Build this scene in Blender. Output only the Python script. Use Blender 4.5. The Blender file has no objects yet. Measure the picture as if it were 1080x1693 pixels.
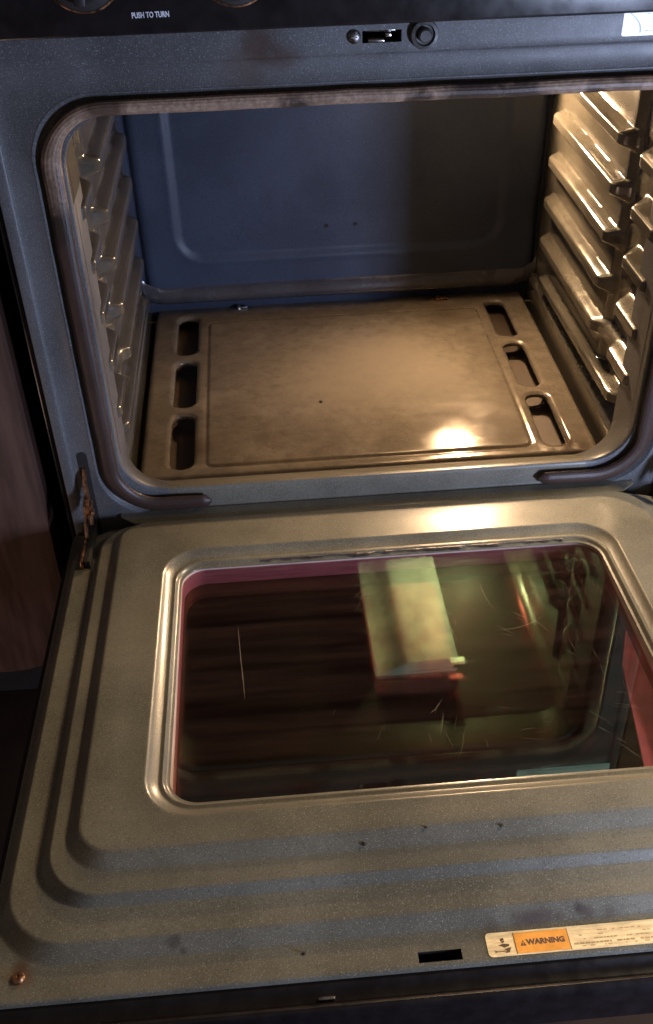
import bpy, bmesh, math, random
from mathutils import Vector, Matrix, noise

random.seed(7)
SC = bpy.context.scene
COL = SC.collection
ZF = -0.40                                     # kitchen floor level

# ------------------------------------------------------------------ camera
cam_d = bpy.data.cameras.new("camera")
cam = bpy.data.objects.new("camera", cam_d)
COL.objects.link(cam)
cam_d.sensor_fit = 'VERTICAL'
cam_d.sensor_height = 24.0
cam_d.lens = 24.0 * 1686.845 / 1693.0
cam_d.clip_start, cam_d.clip_end = 0.01, 60
R_ = Vector((0.9965819, -0.0796331, -0.0219776))
U_ = Vector((0.0669901, 0.6233449, 0.7790721))
F_ = Vector((0.0483403, 0.7778815, -0.6265490))
cam.matrix_world = Matrix(((R_.x, U_.x, -F_.x, -0.127984), (R_.y, U_.y, -F_.y, -0.987940),
                           (R_.z, U_.z, -F_.z, 0.752985), (0, 0, 0, 1)))
SC.camera = cam

# ------------------------------------------------------------------ world, lamps, exposure
w = bpy.data.worlds.new("World")
SC.world = w
w.use_nodes = True
bg = w.node_tree.nodes["Background"]
bg.inputs[0].default_value = (0.60, 0.46, 0.38, 1)
bg.inputs[1].default_value = 0.125


def area(name, loc, target, sx, sy, col, power):
    d = bpy.data.lights.new(name, 'AREA')
    d.shape = 'RECTANGLE'
    d.size, d.size_y, d.color, d.energy = sx, sy, col, power
    o = bpy.data.objects.new(name, d)
    COL.objects.link(o)
    o.location = loc
    o.rotation_euler = (Vector(target) - Vector(loc)).to_track_quat('-Z', 'Y').to_euler()
    return o


# cool daylight from a window in front of the oven, to the right
area("window_daylight", (0.790, -1.06, 0.115), (0.0, 0.30, 0.14), 0.17, 0.26, (0.57, 0.68, 1.0), 19.0)
# added warm light, source unseen, to brighten the door panel from the right
area("door_fill", (1.05, 0.05, 0.82), (-0.05, -0.3, 0.0), 0.16, 0.16, (1.0, 0.83, 0.60), 17.0)
# added weak warm fill, low at the left, to brighten the cabinet front
area("cabinet_fill", (-0.80, -0.50, -0.24), (-0.50, 0.0, -0.18), 0.15, 0.15, (1.0, 0.66, 0.50), 0.38)
BULB_STRENGTH = 1250.0

SC.view_settings.view_transform = 'Standard'
SC.view_settings.look = 'None'
SC.view_settings.exposure = 0.42
SC.view_settings.gamma = 1.0
SC.render.engine = 'CYCLES'
SC.cycles.use_denoising = True
SC.cycles.max_bounces = 10
SC.cycles.glossy_bounces = 6
SC.cycles.transparent_max_bounces = 24
SC.cycles.sample_clamp_indirect = 6.0


# ------------------------------------------------------------------ materials
class NT:
    def __init__(self, name):
        self.m = bpy.data.materials.new(name)
        self.m.use_nodes = True
        self.t = self.m.node_tree
        self.b = self.t.nodes["Principled BSDF"]
        self.tc = self.t.nodes.new("ShaderNodeTexCoord")

    def n(self, kind, **kw):
        x = self.t.nodes.new(kind)
        for k, v in kw.items():
            setattr(x, k, v)
        return x

    def l(self, a, b):
        self.t.links.new(a, b)

    def setv(self, node, **kw):
        for k, v in kw.items():
            node.inputs[k.replace('_', ' ')].default_value = v

    def noise(self, scale, detail=2.0, rough=0.5, stretch=None, w=0.0):
        x = self.n("ShaderNodeTexNoise")
        self.setv(x, Scale=scale, Detail=detail, Roughness=rough)
        mp = self.n("ShaderNodeMapping")
        mp.inputs["Location"].default_value = (w, w * 1.7, w * 0.6)
        if stretch:
            mp.inputs["Scale"].default_value = stretch
        self.l(self.tc.outputs["Object"], mp.inputs["Vector"])
        self.l(mp.outputs[0], x.inputs["Vector"])
        return x.outputs["Fac"]

    def ramp(self, fac, lo, hi, a=0.0, b=1.0):
        x = self.n("ShaderNodeMapRange", interpolation_type='SMOOTHSTEP')
        self.setv(x, From_Min=lo, From_Max=hi, To_Min=a, To_Max=b)
        self.l(fac, x.inputs["Value"])
        return x.outputs[0]

    def mix(self, fac, a, b):
        x = self.n("ShaderNodeMix", data_type='RGBA')
        for sock, v in ((x.inputs[6], a), (x.inputs[7], b)):
            if isinstance(v, tuple):
                sock.default_value = (*v, 1)
            else:
                self.l(v, sock)
        if isinstance(fac, float):
            x.inputs[0].default_value = fac
        else:
            self.l(fac, x.inputs[0])
        return x.outputs[2]

    def math(self, op, a, b):
        x = self.n("ShaderNodeMath", operation=op)
        for s, v in ((x.inputs[0], a), (x.inputs[1], b)):
            if isinstance(v, (int, float)):
                s.default_value = v
            else:
                self.l(v, s)
        return x.outputs[0]

    def bump(self, h, strength, dist=0.001):
        x = self.n("ShaderNodeBump")
        self.setv(x, Strength=strength, Distance=dist)
        self.l(h, x.inputs["Height"])
        self.l(x.outputs[0], self.b.inputs["Normal"])

    def blob(self, centre, radius, soft, scale=60, amt=0.5):
        """mask of one stain or painted sheen patch with a ragged edge at a fixed place on the object"""
        mp = self.n("ShaderNodeVectorMath", operation='DISTANCE')
        self.l(self.tc.outputs["Object"], mp.inputs[0])
        mp.inputs[1].default_value = centre
        nz = self.noise(scale, 3, 0.6)
        d = self.math('ADD', mp.outputs["Value"], self.math('MULTIPLY', self.math('SUBTRACT', nz, 0.5), radius * amt * 2))
        return self.ramp(d, radius - soft, radius + soft, 1.0, 0.0)


def enamel(name, base, fleck, rough=0.35, metal=0.0, spec=0.5, coat=0.0, crough=0.12, fl=(0.56, 0.74), dark=None,
           stains_and_sheen=(), wear=0.25, bump=0.12, scale=620, smear=None, rvar=0.12, mottle=0.0):
    m = NT(name)
    f1 = m.noise(scale, 1.5, 0.6)
    f2 = m.noise(scale * 0.62, 1.0, 0.5, w=3.1)
    big = m.noise(7, 4, 0.62, w=1.3)
    c = m.mix(m.ramp(big, 0.3, 0.72), tuple(x * (1 - wear) for x in base), tuple(min(1, x * (1 + wear)) for x in base))
    dk = dark or tuple(x * 0.45 for x in base)
    c = m.mix(m.ramp(f2, 0.58, 0.72, 0, 0.6), c, dk)
    c = m.mix(m.ramp(f1, fl[0], fl[1], 0, 0.85), c, fleck)
    rsock = m.ramp(big, 0.25, 0.75, rough - rvar, rough + rvar)
    if smear:
        s = m.noise(smear[0], 4, 0.65, stretch=smear[1], w=5.0)
        c = m.mix(m.ramp(s, 0.40, 0.75, 0, 0.35), c, smear[2])
        rsock = m.math('ADD', rsock, m.ramp(s, 0.35, 0.75, -0.03, 0.05))
    if mottle:
        q = m.noise(42, 5, 0.72, stretch=(1.0, 1.5, 1.0), w=7.7)
        q2 = m.noise(17, 4, 0.65, w=4.4)
        c = m.mix(m.ramp(q, 0.42, 0.66, 0, mottle), c, tuple(x * 0.62 for x in base))
        c = m.mix(m.ramp(q2, 0.50, 0.70, 0, mottle * 0.8), c, tuple(min(1, x * 1.5) for x in base))
        rsock = m.math('ADD', rsock, m.ramp(q, 0.35, 0.7, -0.01, 0.03))
    for (cen, rad, soft, colr, k) in stains_and_sheen:
        c = m.mix(m.math('MULTIPLY', m.blob(cen, rad, soft), k), c, colr)
    m.l(c, m.b.inputs["Base Color"])
    m.l(rsock, m.b.inputs["Roughness"])
    m.setv(m.b, Metallic=metal)
    m.b.inputs["Specular IOR Level"].default_value = spec
    m.b.inputs["Coat Weight"].default_value = coat
    m.b.inputs["Coat Roughness"].default_value = crough
    if bump:
        h = m.math('ADD', f1, m.math('MULTIPLY', m.noise(95, 2, 0.5, w=2.0), 1.6))
        m.bump(h, bump, 0.0006)
    return m.m


def plain(name, base, rough=0.5, metal=0.0, spec=0.5, var=0.2, scale=40, bump=0.0, stretch=None):
    m = NT(name)
    f = m.noise(scale, 3, 0.6, stretch=stretch)
    m.l(m.mix(m.ramp(f, 0.3, 0.7), tuple(x * (1 - var) for x in base), tuple(min(1, x * (1 + var)) for x in base)), m.b.inputs["Base Color"])
    m.l(m.ramp(f, 0.2, 0.8, max(0.02, rough * 0.8), min(1, rough * 1.2)), m.b.inputs["Roughness"])
    m.setv(m.b, Metallic=metal)
    m.b.inputs["Specular IOR Level"].default_value = spec
    if bump:
        m.bump(f, bump)
    return m.m


M = {}
M['frame'] = enamel("speckled_grey_enamel", (0.070, 0.071, 0.073), (0.23, 0.23, 0.24), 0.40, spec=0.4, scale=900,
                    stains_and_sheen=[((-0.115, -0.001, 0.507), 0.016, 0.012, (0.035, 0.016, 0.008), 0.75),
                            ((-0.094, 0.0, 0.492), 0.012, 0.010, (0.04, 0.018, 0.01), 0.6),
                            ((-0.13, 0.0, 0.485), 0.02, 0.016, (0.05, 0.028, 0.018), 0.5),
                            ((0.30, 0.0, 0.475), 0.02, 0.014, (0.05, 0.035, 0.02), 0.5)])
M['door'] = enamel("speckled_brown_enamel", (0.112, 0.103, 0.078), (0.29, 0.275, 0.22), 0.42, spec=0.3, scale=980, coat=0.7, crough=0.24, mottle=0.16,
                   stains_and_sheen=[((-0.3480, -0.5830, 0.0035), 0.009, 0.005, (0.10, 0.045, 0.018), 0.7),
                           ((-0.3500, -0.5740, 0.0035), 0.006, 0.004, (0.08, 0.035, 0.014), 0.6),
                           ((-0.2310, -0.5670, 0.0065), 0.006, 0.003, (0.03, 0.022, 0.02), 0.55),
                           ((-0.2240, -0.5740, 0.0045), 0.003, 0.002, (0.03, 0.022, 0.02), 0.55),
                           ((0.0200, -0.5755, 0.0045), 0.005, 0.004, (0.05, 0.03, 0.026), 0.5), ((0.0430, -0.5730, 0.0055), 0.006, 0.005, (0.045, 0.026, 0.023), 0.6),
                           ((0.0530, -0.5725, 0.0055), 0.006, 0.004, (0.04, 0.022, 0.02), 0.65), ((0.0630, -0.5720, 0.0055), 0.006, 0.005, (0.045, 0.026, 0.023), 0.6),
                           ((0.0740, -0.5725, 0.0055), 0.004, 0.004, (0.05, 0.03, 0.026), 0.5), ((0.0910, -0.5680, 0.0075), 0.004, 0.003, (0.025, 0.015, 0.014), 0.7),
                           ((0.0970, -0.5715, 0.0055), 0.005, 0.004, (0.04, 0.022, 0.02), 0.6), ((0.1150, -0.5725, 0.0055), 0.004, 0.004, (0.05, 0.03, 0.026), 0.4),
                           ((-0.2200, -0.4200, 0.0280), 0.05, 0.05, (0.095, 0.085, 0.07), 0.5), ((-0.2800, -0.2000, 0.0280), 0.04, 0.04, (0.10, 0.085, 0.062), 0.4)])
M['liner'] = enamel("cavity_enamel", (0.104, 0.094, 0.074), (0.21, 0.19, 0.16), 0.16, metal=0.35, spec=0.8, scale=900, fl=(0.64, 0.80), bump=0.015, rvar=0.07, coat=0.6, crough=0.08, mottle=0.45)
M['back'] = enamel("back_wall_enamel", (0.031, 0.039, 0.060), (0.09, 0.10, 0.13), 0.42, metal=0.0, spec=0.22, scale=900, fl=(0.58, 0.8), bump=0.05, wear=0.18, rvar=0.05)
M['lip'] = enamel("rolled_edge_enamel", (0.050, 0.046, 0.050), (0.09, 0.09, 0.10), 0.20, metal=0.2, spec=0.6, scale=900, coat=0.5, bump=0.03)
M['ceil'] = enamel("darkened_ceiling_enamel", (0.008, 0.007, 0.006), (0.014, 0.012, 0.010), 0.55, spec=0.15, scale=900, bump=0.05)  # shade put into the colour, so the glass mirrors a dark ceiling
M['floor'] = enamel("oven_floor_enamel", (0.218, 0.182, 0.140), (0.35, 0.30, 0.24), 0.13, metal=0.30, spec=0.7, scale=800, fl=(0.58, 0.80),
                    dark=(0.09, 0.066, 0.04), smear=(9, (1.0, 2.2, 1.0), (0.20, 0.16, 0.10)), bump=0.06, rvar=0.02, wear=0.12, mottle=0.62,
                    stains_and_sheen=[((-0.225, 0.14, -0.033), 0.018, 0.016, (0.09, 0.06, 0.035), 0.6), ((0.16, 0.47, -0.03), 0.03, 0.03, (0.10, 0.065, 0.04), 0.5), ((0.06, 0.33, -0.030), 0.085, 0.085, (0.44, 0.37, 0.28), 0.75), ((-0.02, 0.29, -0.030), 0.10, 0.09, (0.37, 0.31, 0.23), 0.65), ((0.12, 0.27, -0.030), 0.06, 0.05, (0.42, 0.36, 0.27), 0.6),  # pale centre patches: scuffed wear, and the floor's sheen put into the colour
                            ((0.27, 0.095, -0.034), 0.02, 0.015, (0.06, 0.035, 0.02), 0.6), ((0.16, 0.53, -0.034), 0.012, 0.01, (0.07, 0.03, 0.012), 0.7)])
M['under'] = plain("under_floor_steel", (0.075, 0.052, 0.034), 0.6, metal=0.2)
M['black'] = plain("black_gloss_enamel", (0.012, 0.010, 0.010), 0.22, spec=0.5)
M['blackmatte'] = plain("black_painted_metal", (0.010, 0.008, 0.008), 0.55)
M['blacktrim'] = plain("black_door_trim", (0.008, 0.006, 0.006), 0.34, spec=0.35, var=0.2, scale=60)
M['hole'] = plain("dark_slot_inside", (0.006, 0.005, 0.005), 0.7)
M['chrome'] = plain("bright_steel", (0.55, 0.53, 0.5), 0.25, metal=1.0)
M['mirror'] = plain("polished_steel", (0.75, 0.73, 0.7), 0.10, metal=1.0, var=0.05)
M['dullsteel'] = plain("dull_steel", (0.22, 0.21, 0.2), 0.4, metal=1.0, var=0.4, scale=120)
M['rusty'] = plain("rusty_bronze_steel", (0.36, 0.19, 0.10), 0.32, metal=0.9, var=0.7, scale=160, bump=0.3)
M['burner'] = plain("burner_steel", (0.80, 0.79, 0.72), 0.5, metal=0.2, var=0.25, scale=25)
M['residue'] = plain("burnt_on_residue", (0.035, 0.024, 0.026), 0.35, var=0.6, scale=300, bump=0.5)
M['streak'] = plain("scratch_and_glint", (0.20, 0.17, 0.14), 0.4, metal=0.3)
M['plunger'] = plain("grey_rubber", (0.045, 0.042, 0.040), 0.5, var=0.4, scale=150)
M['crumb'] = plain("charred_crumb", (0.012, 0.008, 0.006), 0.8, var=0.5, scale=500)
M['well'] = plain("door_well_metal", (0.56, 0.40, 0.34), 0.45, metal=0.15, var=0.15, scale=30, stretch=(1, 1, 12))
M['white'] = plain("white_label", (0.92, 0.92, 0.92), 0.3, var=0.05)
M['cream'] = plain("yellowed_label", (0.80, 0.61, 0.33), 0.45, var=0.2, scale=70, stretch=(1, 5, 1))
M['orange'] = plain("orange_print", (0.80, 0.33, 0.04), 0.45, var=0.12, scale=90)
M['ink'] = plain("dark_print", (0.10, 0.045, 0.02), 0.6)
M['faint'] = plain("faded_print", (0.42, 0.30, 0.15), 0.6)
M['greyink'] = plain("grey_print", (0.55, 0.60, 0.62), 0.6)
M['panelink'] = plain("panel_lettering", (0.55, 0.56, 0.60), 0.5)
M['cab'] = plain("reddish_wood_cabinet", (0.080, 0.044, 0.033), 0.5, spec=0.25, var=0.3, scale=6, stretch=(8, 1, 1))
M['cabdark'] = plain("dark_wood_drawer", (0.030, 0.014, 0.010), 0.6, spec=0.2, var=0.3, scale=6, stretch=(8, 1, 1))
M['kfloor'] = plain("dark_kitchen_floor", (0.020, 0.011, 0.007), 0.8, spec=0.15, var=0.4, scale=4)


def gasket_mat():
    m = NT("woven_fibreglass")
    a = m.noise(260, 3, 0.6)
    b = m.noise(16, 3, 0.6, w=2.2)
    c = m.mix(m.ramp(a, 0.35, 0.7), (0.19, 0.125, 0.085), (0.30, 0.21, 0.15))
    c = m.mix(m.ramp(b, 0.50, 0.68, 0, 0.85), c, (0.05, 0.028, 0.020))
    z = m.n("ShaderNodeSeparateXYZ")
    m.l(m.tc.outputs["Object"], z.inputs[0])
    # dark brown lower down, with an uneven boundary
    zz = m.math('ADD', z.outputs["Z"], m.math('MULTIPLY', m.math('SUBTRACT', b, 0.5), 0.25))
    c = m.mix(m.ramp(zz, 0.30, 0.45, 0.95, 0.0), c, (0.028, 0.015, 0.012))
    for cen, rad in (((0.085, 0, 0.456), 0.030), ((0.13, 0, 0.452), 0.022), ((-0.085, 0, 0.449), 0.014), ((0.03, 0, 0.450), 0.012), ((-0.322, 0, 0.345), 0.018), ((0.20, 0, 0.45), 0.012)):
        c = m.mix(m.math('MULTIPLY', m.blob(cen, rad, rad * 0.5, 90, 0.9), 0.9), c, (0.022, 0.014, 0.011))
    m.l(c, m.b.inputs["Base Color"])
    m.setv(m.b, Roughness=0.42)
    m.b.inputs["Specular IOR Level"].default_value = 0.35
    m.bump(m.noise(700, 2, 0.5), 0.35, 0.001)
    return m.m


M['gasket'] = gasket_mat()


def pane_mat(name, tint, thick, film, rough=0.015, streak=True):
    m = NT(name)
    m.setv(m.b, Base_Color=(0, 0, 0, 1), Roughness=rough)
    m.b.inputs["IOR"].default_value = 1.5
    m.b.inputs["Thin Film Thickness"].default_value = thick
    m.b.inputs["Thin Film IOR"].default_value = film
    if streak:
        s = m.noise(14, 2, 0.5, stretch=(1, 22, 1), w=4)
        m.l(m.ramp(s, 0.55, 0.72, rough, rough + 0.10), m.b.inputs["Roughness"])
    tr = m.n("ShaderNodeBsdfTransparent")
    tr.inputs[0].default_value = (*tint, 1)
    add = m.n("ShaderNodeAddShader")
    if streak:
        # greasy film wiped sideways: a thin streaky veil
        df = m.n("ShaderNodeBsdfDiffuse")
        df.inputs[0].default_value = (0.31, 0.20, 0.175, 1)
        k1 = m.noise(5, 4, 0.6, stretch=(0.35, 11, 1), w=9)
        k2 = m.noise(16, 3, 0.6, stretch=(0.6, 9, 1), w=2)
        mx = m.n("ShaderNodeMixShader")
        m.l(m.math('MULTIPLY', m.ramp(k1, 0.30, 0.80, 0.010, 0.045), m.ramp(k2, 0.3, 0.7, 0.5, 1.0)), mx.inputs[0])
        m.l(tr.outputs[0], mx.inputs[1])
        m.l(df.outputs[0], mx.inputs[2])
        tr = mx
    m.l(tr.outputs[0], add.inputs[0])
    m.l(m.b.outputs[0], add.inputs[1])
    m.l(add.outputs[0], m.t.nodes["Material Output"].inputs[0])
    return m.m


M['pane_top'] = pane_mat("coated_top_glass", (0.72, 0.55, 0.60), 438, 1.66)
M['pane_mid'] = pane_mat("coated_middle_glass", (0.45, 0.30, 0.34), 268, 1.72, 0.02, False)
M['pane_low'] = pane_mat("outer_glass", (0.25, 0.2, 0.2), 290, 1.7, 0.03, False)


def bulb_mat():
    m = NT("glowing_bulb")
    m.setv(m.b, Base_Color=(0.9, 0.85, 0.8, 1), Roughness=0.2)
    m.b.inputs["Emission Color"].default_value = (1.0, 0.665, 0.38, 1)
    m.b.inputs["Emission Strength"].default_value = BULB_STRENGTH
    return m.m


M['bulb'] = bulb_mat()


# ------------------------------------------------------------------ helpers
def link(name, me, mat, parent=None, ang=38):
    me.update()
    if len(me.polygons):
        me.polygons.foreach_set("use_smooth", [True] * len(me.polygons))
        me.set_sharp_from_angle(angle=math.radians(ang))
    if mat is not None and not me.materials:
        for x in (mat if isinstance(mat, (list, tuple)) else [mat]):
            me.materials.append(x)
    o = bpy.data.objects.new(name, me)
    COL.objects.link(o)
    if parent is not None:
        o.parent = parent
    return o


def from_py(name, vs, fs, mat, parent=None, ang=38):
    me = bpy.data.meshes.new(name)
    me.from_pydata(vs, [], fs)
    return link(name, me, mat, parent, ang)


def from_bm(name, bm, mat, parent=None, ang=38, fix=True):
    if fix:
        bmesh.ops.recalc_face_normals(bm, faces=bm.faces)
    me = bpy.data.meshes.new(name)
    bm.to_mesh(me)
    bm.free()
    return link(name, me, mat, parent, ang)


def empty(name, loc=(0, 0, 0), parent=None):
    o = bpy.data.objects.new(name, None)
    o.empty_display_size = 0.05
    COL.objects.link(o)
    o.location = loc
    if parent is not None:
        o.parent = parent
    return o


def tag(o, label, cat, group=None, kind=None):
    if label:
        o["label"] = label
    if cat:
        o["category"] = cat
    if group:
        o["group"] = group
    if kind:
        o["kind"] = kind
    return o


def box(bm, x0, x1, y0, y1, z0, z1, bev=0.0, seg=2, mi=0):
    r = bmesh.ops.create_cube(bm, size=1.0)
    vs = r['verts']
    for v in vs:
        v.co = Vector(((x0 + x1) / 2 + v.co.x * (x1 - x0), (y0 + y1) / 2 + v.co.y * (y1 - y0), (z0 + z1) / 2 + v.co.z * (z1 - z0)))
    es = list({e for v in vs for e in v.link_edges})
    fs = list({f for v in vs for f in v.link_faces})
    for f in fs:
        f.material_index = mi
    if bev:
        bmesh.ops.bevel(bm, geom=es, offset=bev, segments=seg, affect='EDGES', profile=0.5)


def lathe(bm, prof, origin, axis, n=28, mi=0):
    """prof: list of (radius, height along axis)"""
    axis = Vector(axis).normalized()
    a = axis.orthogonal().normalized()
    b = axis.cross(a)
    rings = []
    for r, h in prof:
        rings.append([bm.verts.new(Vector(origin) + axis * h + (a * math.cos(2 * math.pi * k / n) + b * math.sin(2 * math.pi * k / n)) * max(r, 1e-5)) for k in range(n)])
    for i in range(len(rings) - 1):
        for k in range(n):
            f = bm.faces.new((rings[i][k], rings[i][(k + 1) % n], rings[i + 1][(k + 1) % n], rings[i + 1][k]))
            f.material_index = mi
    for q in (rings[0], rings[-1]):
        f = bm.faces.new(q)
        f.material_index = mi


def rrect(x0, x1, y0, y1, r, xs, ys, nc=12):
    """rounded rectangle, counter-clockwise, with the given fixed points on its straight sides"""
    p = []

    def arc(cx, cy, a0):
        for k in range(nc + 1):
            t = a0 + math.pi / 2 * k / nc
            p.append((cx + r * math.cos(t), cy + r * math.sin(t)))
    for x in xs:
        p.append((x, y0))
    arc(x1 - r, y0 + r, -math.pi / 2)
    for y in ys:
        p.append((x1, y))
    arc(x1 - r, y1 - r, 0)
    for x in reversed(xs):
        p.append((x, y1))
    arc(x0 + r, y1 - r, math.pi / 2)
    for y in reversed(ys):
        p.append((x0, y))
    arc(x0 + r, y0 + r, math.pi)
    return p


def loft(name, loops, mat, parent, skip=None, flip=False, ang=38, cap=False):
    n = len(loops[0])
    vs = [v for lp in loops for v in lp]
    fs = []
    for i in range(len(loops) - 1):
        for k in range(n):
            if skip and skip(i, k):
                continue
            q = (i * n + k, i * n + (k + 1) % n, (i + 1) * n + (k + 1) % n, (i + 1) * n + k)
            fs.append(tuple(reversed(q)) if flip else q)
    if cap:
        q = tuple((len(loops) - 1) * n + k for k in range(n))
        fs.append(tuple(reversed(q)) if flip else q)
    if skip:
        used = sorted({k for f in fs for k in f})
        re = {k: i for i, k in enumerate(used)}
        vs = [vs[k] for k in used]
        fs = [tuple(re[k] for k in f) for f in fs]
    return from_py(name, vs, fs, mat, parent, ang)


def sstep(t):
    t = max(0.0, min(1.0, t))
    return t * t * (3 - 2 * t)


def sdrr(x, y, x0, x1, y0, y1, r):
    qx = abs(x - (x0 + x1) / 2) - (x1 - x0) / 2 + r
    qy = abs(y - (y0 + y1) / 2) - (y1 - y0) / 2 + r
    return math.hypot(max(qx, 0), max(qy, 0)) + min(max(qx, qy), 0) - r


def grid(name, us, vs_, fn, mat, parent, holes=(), flip=False, ang=60):
    """sheet over (u, v); fn gives the point; holes = list of signed distance functions (cut where negative, edge snapped to 0)"""
    nu, nv = len(us), len(vs_)
    P = [[u, v] for v in vs_ for u in us]
    keep = [True] * (nu * nv)
    if holes:
        def sd(u, v):
            return min(h(u, v) for h in holes)
        S = [sd(*q) for q in P]
        inside = [s < 0 for s in S]
        snapped = set()
        faces = []
        for j in range(nv - 1):
            for i in range(nu - 1):
                a = j * nu + i
                q = (a, a + 1, a + nu + 1, a + nu)
                c = sum(inside[k] for k in q)
                cu = sum(P[k][0] for k in q) / 4
                cv = sum(P[k][1] for k in q) / 4
                if sd(cu, cv) < 0:
                    continue
                faces.append(q)
        used = {}
        for f in faces:
            for a, b in zip(f, f[1:] + f[:1]):
                e = (min(a, b), max(a, b))
                used[e] = used.get(e, 0) + 1
        rim = {k for e, c in used.items() if c == 1 for k in e}
        step = max(us[1] - us[0], vs_[1] - vs_[0])
        for k in rim:
            if abs(S[k]) < step * 1.6:
                for _ in range(4):
                    u, v = P[k]
                    s = sd(u, v)
                    e = 1e-5
                    gx, gy = (sd(u + e, v) - s) / e, (sd(u, v + e) - s) / e
                    g = gx * gx + gy * gy
                    if g > 1e-6:
                        P[k] = [u - gx * s / g, v - gy * s / g]
    else:
        faces = [(j * nu + i, j * nu + i + 1, (j + 1) * nu + i + 1, (j + 1) * nu + i) for j in range(nv - 1) for i in range(nu - 1)]
    if flip:
        faces = [tuple(reversed(f)) for f in faces]
    verts = [fn(u, v) for u, v in P]
    bm = bmesh.new()
    bv = [bm.verts.new(v) for v in verts]
    for f in faces:
        bm.faces.new([bv[k] for k in f])
    bmesh.ops.delete(bm, geom=[v for v in bm.verts if not v.link_faces], context='VERTS')
    return from_bm(name, bm, mat, parent, ang, fix=False)


def lin(a, b, n):
    return [a + (b - a) * i / (n - 1) for i in range(n)]


def text(name, body, size, mw, mat, parent, align='LEFT', bold=0.0, extrude=0.0002):
    cu = bpy.data.curves.new(name, 'FONT')
    cu.body, cu.size, cu.align_x, cu.align_y = body, size, align, 'CENTER'
    cu.offset, cu.extrude = bold, extrude
    cu.resolution_u = 3
    tmp = bpy.data.objects.new(name, cu)
    COL.objects.link(tmp)
    bpy.context.view_layer.update()
    me = bpy.data.meshes.new_from_object(tmp.evaluated_get(bpy.context.evaluated_depsgraph_get()))
    bpy.data.objects.remove(tmp)
    bpy.data.curves.remove(cu)
    me.transform(mw)
    me.materials.clear()
    me.name = name
    return link(name, me, mat, parent)


def slab(bm, pts, h, up, mi=0):
    """flat outline given as 3-D points, thickened by h along up"""
    up = Vector(up) * h
    a = [bm.verts.new(Vector(p)) for p in pts]
    b = [bm.verts.new(Vector(p) + up) for p in pts]
    n = len(pts)
    fs = [bm.faces.new(b), bm.faces.new(list(reversed(a)))]
    for k in range(n):
        fs.append(bm.faces.new((a[k], a[(k + 1) % n], b[(k + 1) % n], b[k])))
    for f in fs:
        f.material_index = mi


# ================================================================== SETTING
bm = bmesh.new()
box(bm, -4, 4, -4, 3, ZF - 0.05, ZF)
kf = from_bm("kitchen_floor", bm, M['kfloor'])
tag(kf, None, None, kind="structure")

# ================================================================== OVEN
oven = empty("oven_range", (0, 0.3, ZF))
tag(oven, "black range oven with its door lowered and the warm lit cavity showing", "oven")
INV = Matrix.Translation((0, -0.3, -ZF))


def fit(o):
    """parts are modelled in scene coordinates; bring them under the oven's root"""
    o.matrix_parent_inverse = INV
    return o


# ---- front frame: concentric loops in the (x, z) plane, y towards the cavity
FX = [-0.30, -0.2, -0.12, -0.022, 0.014, 0.08, 0.16, 0.23]
FX = [-0.23, -0.16, -0.08, -0.022, 0.014, 0.08, 0.16, 0.23]
FZ = [0.075, 0.12, 0.2, 0.28, 0.36]


def fr(hx, z0, z1, r, y):
    return [(x, y, z) for x, z in rrect(-hx, hx, z0, z1, r, FX, FZ)]


floops = [
    fr(0.3775, -0.075, 0.5400, 0.004, 0.030), fr(0.3775, -0.075, 0.5400, 0.004, 0.0008), fr(0.3770, -0.0745, 0.5395, 0.004, -0.0008),
    fr(0.3758, -0.0733, 0.5383, 0.004, -0.0014), fr(0.3700, -0.0720, 0.5130, 0.006, -0.0014), fr(0.3690, -0.0715, 0.5025, 0.006, -0.0014),
    fr(0.3662, -0.0700, 0.4945, 0.010, -0.0014), fr(0.3648, -0.0690, 0.4930, 0.011, -0.0006), fr(0.3634, -0.0680, 0.4915, 0.012, 0.0018),
    fr(0.3615, -0.0660, 0.4895, 0.013, 0.0024),
    fr(0.3400, -0.0330, 0.4705, 0.066, 0.0024), fr(0.3385, -0.0305, 0.4692, 0.065, 0.0014), fr(0.3370, -0.0285, 0.4680, 0.064, 0.0016),
    fr(0.3352, -0.0265, 0.4665, 0.063, 0.0040), fr(0.3335, -0.0245, 0.4650, 0.062, 0.0068),
    fr(0.3320, -0.0230, 0.4640, 0.061, 0.0074), fr(0.3130, -0.0015, 0.4510, 0.056, 0.0074), fr(0.3110, 0.0015, 0.4490, 0.054, 0.0078),
    fr(0.3098, 0.0032, 0.4478, 0.052, 0.0092), fr(0.3095, 0.0036, 0.4474, 0.052, 0.0120),
    fr(0.3095, 0.0020, 0.4480, 0.052, 0.0180), fr(0.3095, -0.0040, 0.4500, 0.052, 0.0320), fr(0.3095, -0.0230, 0.4540, 0.052, 0.0600), fr(0.3100, -0.0355, 0.4580, 0.050, 0.0765),
    fr(0.3100, -0.0480, 0.4600, 0.050, 0.0775)]
NCq = 12
nfx, nfz = len(FX), len(FZ)
i_top0 = nfx + (NCq + 1) + nfz + (NCq + 1)          # first point of the top side (x runs from high to low)
top_k = {i_top0 + (nfx - 1 - FX.index(0.014))}      # quad between x = .014 and x = -.022


n_all = len(floops[0])
k_up = set(range(nfx + (NCq + 1) + nfz - 1, n_all - nfz - (NCq + 1)))          # corners and top of the opening

k_lo = set(range(nfx - 1)) | {n_all - 1, nfx - 1}


def fskip(i, k):
    return (i == 4 and k in top_k) or (i >= 19 and k in k_up) or (i >= 11 and k in k_lo)


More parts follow.
